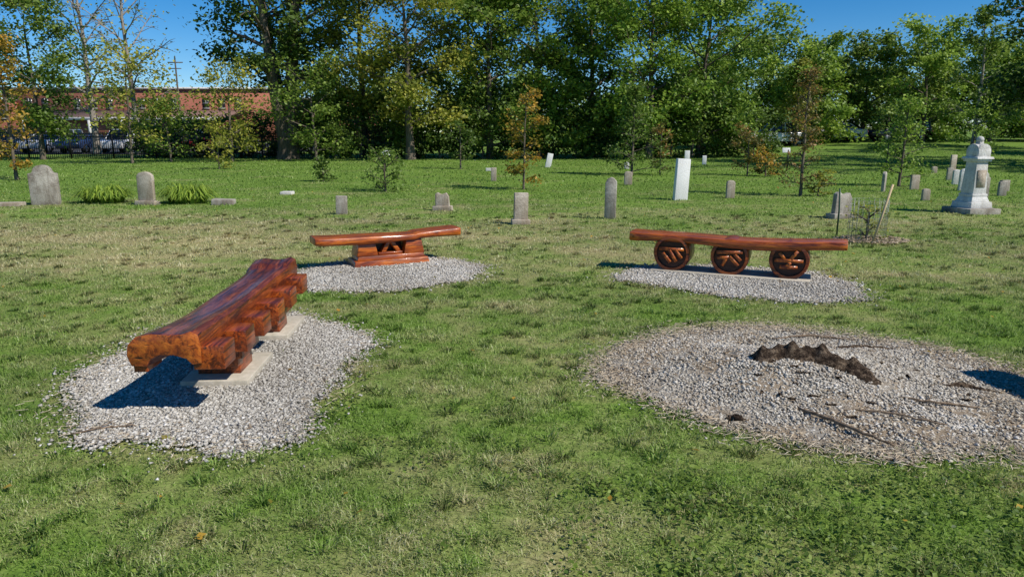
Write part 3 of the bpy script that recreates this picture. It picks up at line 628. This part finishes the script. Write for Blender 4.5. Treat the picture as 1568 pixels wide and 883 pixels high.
# distant treeline (one mass)
g=Geo();R=np.random.default_rng(5)
for x in list(np.arange(-20,125,3.3)):
    yc=74+R.uniform(-5,6);h=R.uniform(5.6,8.4);wd=R.uniform(3.5,5.5)
    tube(g,[(x,yc,0),(x,yc,h*.7)],[.2,.08],5,0);n=2600
    k=26;a=R.uniform(0,6.28,k);s=R.uniform(0,1,k);rad=wd/2*np.sqrt(R.uniform(.1,1,k))*np.array([env('oval',q) for q in s])
    C=np.stack([x+rad*np.cos(a),yc+rad*np.sin(a),.3+s*h*.93],1);T_=R.uniform(0,.9,k);ix=R.integers(0,k,n)
    pos=C[ix]+R.normal(size=(n,3))*np.array([.55,.55,.42]);pos[:,2]=np.maximum(pos[:,2],.1);leafquads(g,pos,.36*R.uniform(.6,1.3,n),1,np.clip(T_[ix]*.6+R.uniform(0,.4,n),0,1),.4)
g.build('distant_treeline',[BARK,L_MD])
# lily clumps
def lily(X,Y,w,h,seed):
    R=np.random.default_rng(seed);g=Geo();n=420;a=R.uniform(0,6.28,n);rr=np.sqrt(R.uniform(0,1,n))*w*.33;x=rr*np.cos(a);y=rr*np.sin(a)*.6
    az=a+R.normal(0,.6,n);ln=w*.32*R.uniform(.6,1.3,n);hh=h*R.uniform(.6,1.15,n)*(1-.4*(rr/(w*.33))**2);px=-np.sin(az)*.014;py=np.cos(az)*.014
    rows=[]
    for t,u,s in ((0,0,1),(.25,.7,1.1),(.6,1.0,.9),(1,.5,.15)):
        for sg in (-1,1): rows.append(np.stack([x+np.cos(az)*ln*t+px*s*sg,y+np.sin(az)*ln*t+py*s*sg,hh*u],1))
    V=np.stack(rows,1);b=(np.arange(n)*8)[:,None];F=np.concatenate([b+np.array([[q,q+1,q+3,q+2]]) for q in (0,2,4)])
    g.add(V.reshape(-1,3),F,0,np.repeat(R.uniform(.2,1,n),8));g.build('daylily_clump',[L_BR],loc=(X,Y,0))
lily(-9.3,16.4,1.25,.40,1);lily(-7.35,16.3,1.2,.42,2)
# ------------------------------------------------------------------ caged sapling
T('staked_sapling',5.25,10.55,.62,.34,.010,.2,420,.035,L_YL,70,sig=.07,limbs=7,subs=3)
g=Geo()
WIRE=plain('galvanised_wire',(.30,.31,.28),.5,.5,metal=.3);rad=.26
for i in range(22):
    a=2*math.pi*i/22;x=rad*math.cos(a);y=rad*math.sin(a);box(g,(x,y,.31),(.0035,.0035,.62))
for z in np.linspace(.03,.61,8):
    P=[(rad*math.cos(2*math.pi*j/24),rad*math.sin(2*math.pi*j/24),z) for j in range(25)];tube(g,P,[.002]*25,4)
g.build('wire_tree_cage',[WIRE],loc=(5.25,10.55,0))
STAKE=plain('stake_wood',(.55,.42,.25),.8,.2);GREEN=plain('green_steel',(.03,.07,.04),.5,.4)
g=Geo();tube(g,[(5.16,10.2,-.05),(5.27,10.2,.4),(5.38,10.2,.86)],[.018,.017,.016],8,cap=True);g.build('wooden_stake',[STAKE])
g=Geo();tube(g,[(5.02,11.0,-.05),(5.02,11.0,.40),(5.0,11.0,.74)],[.013]*3,6,cap=True);g.build('metal_stake',[GREEN])
g=Geo();n=900;a=rng.uniform(0,6.28,n);q=np.sqrt(rng.uniform(0,1,n))*.42;chunks(g,np.stack([5.3+q*np.cos(a)*1.25,10.5+q*np.sin(a),.03+.02*rng.uniform(0,1,n)],1),rng.uniform(.03,.07,n),0,rng.uniform(.1,.9,n),an=(1,.3,.15));g.build('mulch_ring',[CHIP])
# ------------------------------------------------------------------ iron fence
g=Geo()
for x in np.arange(-46,-5,.125): box(g,(x,43.0,.78),(.025,.025,1.5))
for z in (.25,1.25,1.45): box(g,(-25.5,43.0,z),(41,.045,.045))
for x in np.arange(-46,-5,2.5): box(g,(x,43.0,.85),(.08,.08,1.72))
g.build('iron_fence',[IRON])
# ------------------------------------------------------------------ parking and cars
ASPH=plain('asphalt',(.05,.05,.052),.9,.2)
g=Geo();g.add([(-110,50,.004),(-16,50,.004),(-16,98,.004),(-110,98,.004)],[0,1,2,3]);g.build('parking_lot',[ASPH])
PAINT=plain('white_line_paint',(.7,.7,.68),.7)
g=Geo()
for x in np.arange(-70,-18,2.8):
    g.add([(x,52,.008),(x+.12,52,.008),(x+.12,57,.008),(x,57,.008)],[0,1,2,3])
g.build('parking_lines',[PAINT])
m=M('car_glass',.08,.6);m.col((.015,.018,.02));GLASS=m.m;TYRE=plain('tyre_rubber',(.015,.015,.015),.85)
m=M('window_glass_dark',.25,.4);m.col((.03,.032,.035));WGL=m.m
LAMP=plain('tail_lamp',(.35,.02,.02),.3,.5);HUB=plain('wheel_alloy',(.4,.4,.42),.35,.5,metal=.7)
def car(X,Y,rz,colr,suv=False):
    e=empty('parked_car',(X,Y,float(gz(X,Y))),rz);m=M('car_paint',.25,.5);m.col(colr);m.b.inputs['Coat Weight'].default_value=.8
    hr=1.72 if suv else 1.43
    low=[(-2.25,.35),(-2.28,.62),(-2.2,.86),(-1.5,.94),(-.95,.97),(1.35 if not suv else 2.0,1.0),(2.15,.95),(2.25,.7),(2.22,.35)]
    P=np.array(low);g=Geo()
    loft(g,[np.stack([P[:,0]*s,np.full(len(P),y),P[:,1]*(1 if s==1 else .985)],1) for y,s in ((-.88,.96),(-.80,1),(.80,1),(.88,.96))],0)
    g.build('body',[m.m],parent=e,bevel=.04)
    g=Geo();b=[(-1.0,.96),(1.5 if not suv else 2.1,.98)];t=[(-.25,hr),(.85 if not suv else 1.85,hr)]
    def sec(z,x0,x1,wd): return np.array([(x0,-wd,z),(x1,-wd,z),(x1,wd,z),(x0,wd,z)])
    loft(g,[sec(.95,b[0][0],b[1][0],.78),sec(hr-.06,t[0][0]-.06,t[1][0]+.06,.62)],0);g.build('windows',[GLASS],parent=e,bevel=.02)
    g=Geo();loft(g,[sec(hr-.06,t[0][0]-.09,t[1][0]+.09,.64),sec(hr,t[0][0]+.05,t[1][0]-.05,.56)],0)
    for x0,x1 in ((-.97,-.3),(.35,.35),(b[1][0]-.03,t[1][0]+.05)):
        for sgn in (-1,1): tube(g,[(x0,sgn*.775,.96),(x1,sgn*.63,hr-.05)],[.045,.045],5)
    g.build('roof',[m.m],parent=e,bevel=.02)
    g=Geo()
    for x in (-1.38,1.38):
        for sgn in (-1,1):
            k=18;rg=lambda r_,y:np.array([(x+r_*math.cos(2*math.pi*j/k),y*sgn,.33+r_*math.sin(2*math.pi*j/k)) for j in range(k)])
            loft(g,[rg(.30,.68),rg(.33,.70),rg(.33,.88),rg(.29,.90)],0);loft(g,[rg(.20,.901),rg(.19,.915)],1)
    g.build('wheels',[TYRE,HUB],parent=e)
    g=Geo()
    for sgn in (-1,1): box(g,(2.22,sgn*.68,.76),(.08,.28,.14),0);box(g,(-2.22,sgn*.65,.68),(.08,.3,.12),1)
    g.build('lamps',[LAMP,HUB],parent=e)
cc=[(.55,.55,.55),(.02,.02,.025),(.5,.5,.52),(.03,.05,.12),(.7,.7,.7),(.02,.02,.02),(.25,.02,.02),(.3,.31,.33),(.02,.03,.05),(.6,.6,.6),(.05,.05,.06),(.4,.4,.42),(.1,.1,.1)]
for i,x in enumerate((-40.5,-37.6,-34.6,-31.8,-29,-26.1,-23.3,-20.4)):
    car(x,54.5,math.radians(90+random.uniform(-3,3)),cc[i],i%3==1)
for i,x in enumerate((-52,-46.5,-41,-35.5,-30)): car(x,66,math.radians(random.uniform(-3,3)),cc[i+5],i%2==0)
car(19.4,54.0,math.radians(8),(.65,.65,.66),True);car(29.5,56,math.radians(5),(.02,.02,.03),True);car(24.8,56.5,0,(.5,.5,.52))
# ------------------------------------------------------------------ building
m=M('red_brick',.9,.15);v=m.coord();n=m.noise(v,.5,4);n2=m.noise(m.coord('Object',(1.2,1.2,5)),3,3,.7)
c=m.ramp(n2,[(.3,(.24,.085,.058)),(.7,(.38,.15,.10))]);m.col(m.mix(.4,c,m.ramp(n,[(.3,(.7,.7,.7)),(.7,(1.2,1.2,1.2))]),'MULTIPLY'));BRICK=m.m
TRIM=plain('pale_trim',(.55,.53,.50),.8);ROOF=plain('grey_roof',(.20,.12,.095),.9);WFR=plain('window_frame',(.5,.48,.45),.6)
e=empty('brick_school_building',(0,0,0))
g=Geo();box(g,(-56,118,3.8),(40,15,7.6));box(g,(-30,122,3.2),(16,12,6.4));box(g,(-86,116,3.0),(24,14,6.0));g.build('walls',[BRICK],parent=e)
g=Geo();box(g,(-56,118,7.75),(40.5,15.5,.3));box(g,(-30,122,6.53),(16.4,12.4,.26));box(g,(-86,116,6.13),(24.4,14.4,.26));g.build('parapet_coping',[TRIM],parent=e)
g=Geo();gg=Geo();gl=Geo()
for i,x in enumerate(np.arange(-74.5,-37,2.4)):
    if i%4==3: continue
    for z in (2.0,5.6):
        box(gl,(x,110.46,z),(.95,.06,1.4));box(gg,(x,110.42,z),(.06,.08,1.4));box(gg,(x,110.42,z),(.95,.08,.06));box(gg,(x,110.40,z-.75),(1.1,.18,.1))
for x in np.arange(-96,-75,2.6): box(gl,(x,108.96,4.0),(1.2,.06,1.2));box(gg,(x,108.9,3.35),(1.4,.15,.1))
for x in np.arange(-36.5,-23,2.6): box(gl,(x,115.96,4.4),(1.0,.06,1.4));box(gg,(x,115.9,3.65),(1.2,.15,.1))
gl.build('window_glass',[WGL],parent=e);gg.build('window_frames',[WFR],parent=e)
g=Geo()
V=np.array([(-68,101,3.4),(-40,101,3.4),(-40,110.4,4.6),(-68,110.4,4.6),(-68,101,3.15),(-40,101,3.15),(-40,110.4,4.3),(-68,110.4,4.3)]);g.add(V,np.array([[0,1,2,3],[7,6,5,4],[0,4,5,1],[1,5,6,2],[3,2,6,7],[0,3,7,4]]));g.build('wing_roof',[ROOF],parent=e)
g=Geo();box(g,(-54,105.9,1.55),(27,8.9,3.1));g.build('wing_walls',[BRICK],parent=e)
g=Geo();box(g,(-54,100.9,3.2),(28.4,.14,.42));
for x in np.arange(-67,-40,4.5): box(g,(x,100.9,1.5),(.3,.3,3.0))
g.build('fascia_and_posts',[TRIM],parent=e)
# utility pole, transmission tower
g=Geo();tube(g,[(-40.5,90,0),(-40.5,90,10.3)],[.14,.08],8);box(g,(-40.5,90,9.6),(1.8,.1,.12));box(g,(-40.5,90,8.9),(1.3,.1,.1));g.build('utility_pole',[BARK])
STEEL=plain('galvanised_steel',(.25,.26,.27),.5,.4);g=Geo();hT=25.5
def leg(t,a): wv=2.2*(1-t)+.35*t;return (83+wv*math.cos(a),200+wv*math.sin(a),t*hT)
A=[math.pi/4+i*math.pi/2 for i in range(4)]
for i in range(4): tube(g,[leg(0,A[i]),leg(.5,A[i]),leg(1,A[i])],[.12,.1,.07],4)
for q in range(12):
    for i in range(4): tube(g,[leg(q/12,A[i]),leg((q+1)/12,A[(i+1)%4])],[.05,.05],4);tube(g,[leg(q/12,A[(i+1)%4]),leg((q+1)/12,A[i])],[.05,.05],4)
for z,wd in ((24.5,2.6),(22.3,3.6),(20.2,2.8)): tube(g,[(83-wd,200,z),(83,200,z+.5),(83+wd,200,z)],[.05,.12,.05],4)
g.build('transmission_tower',[STEEL])
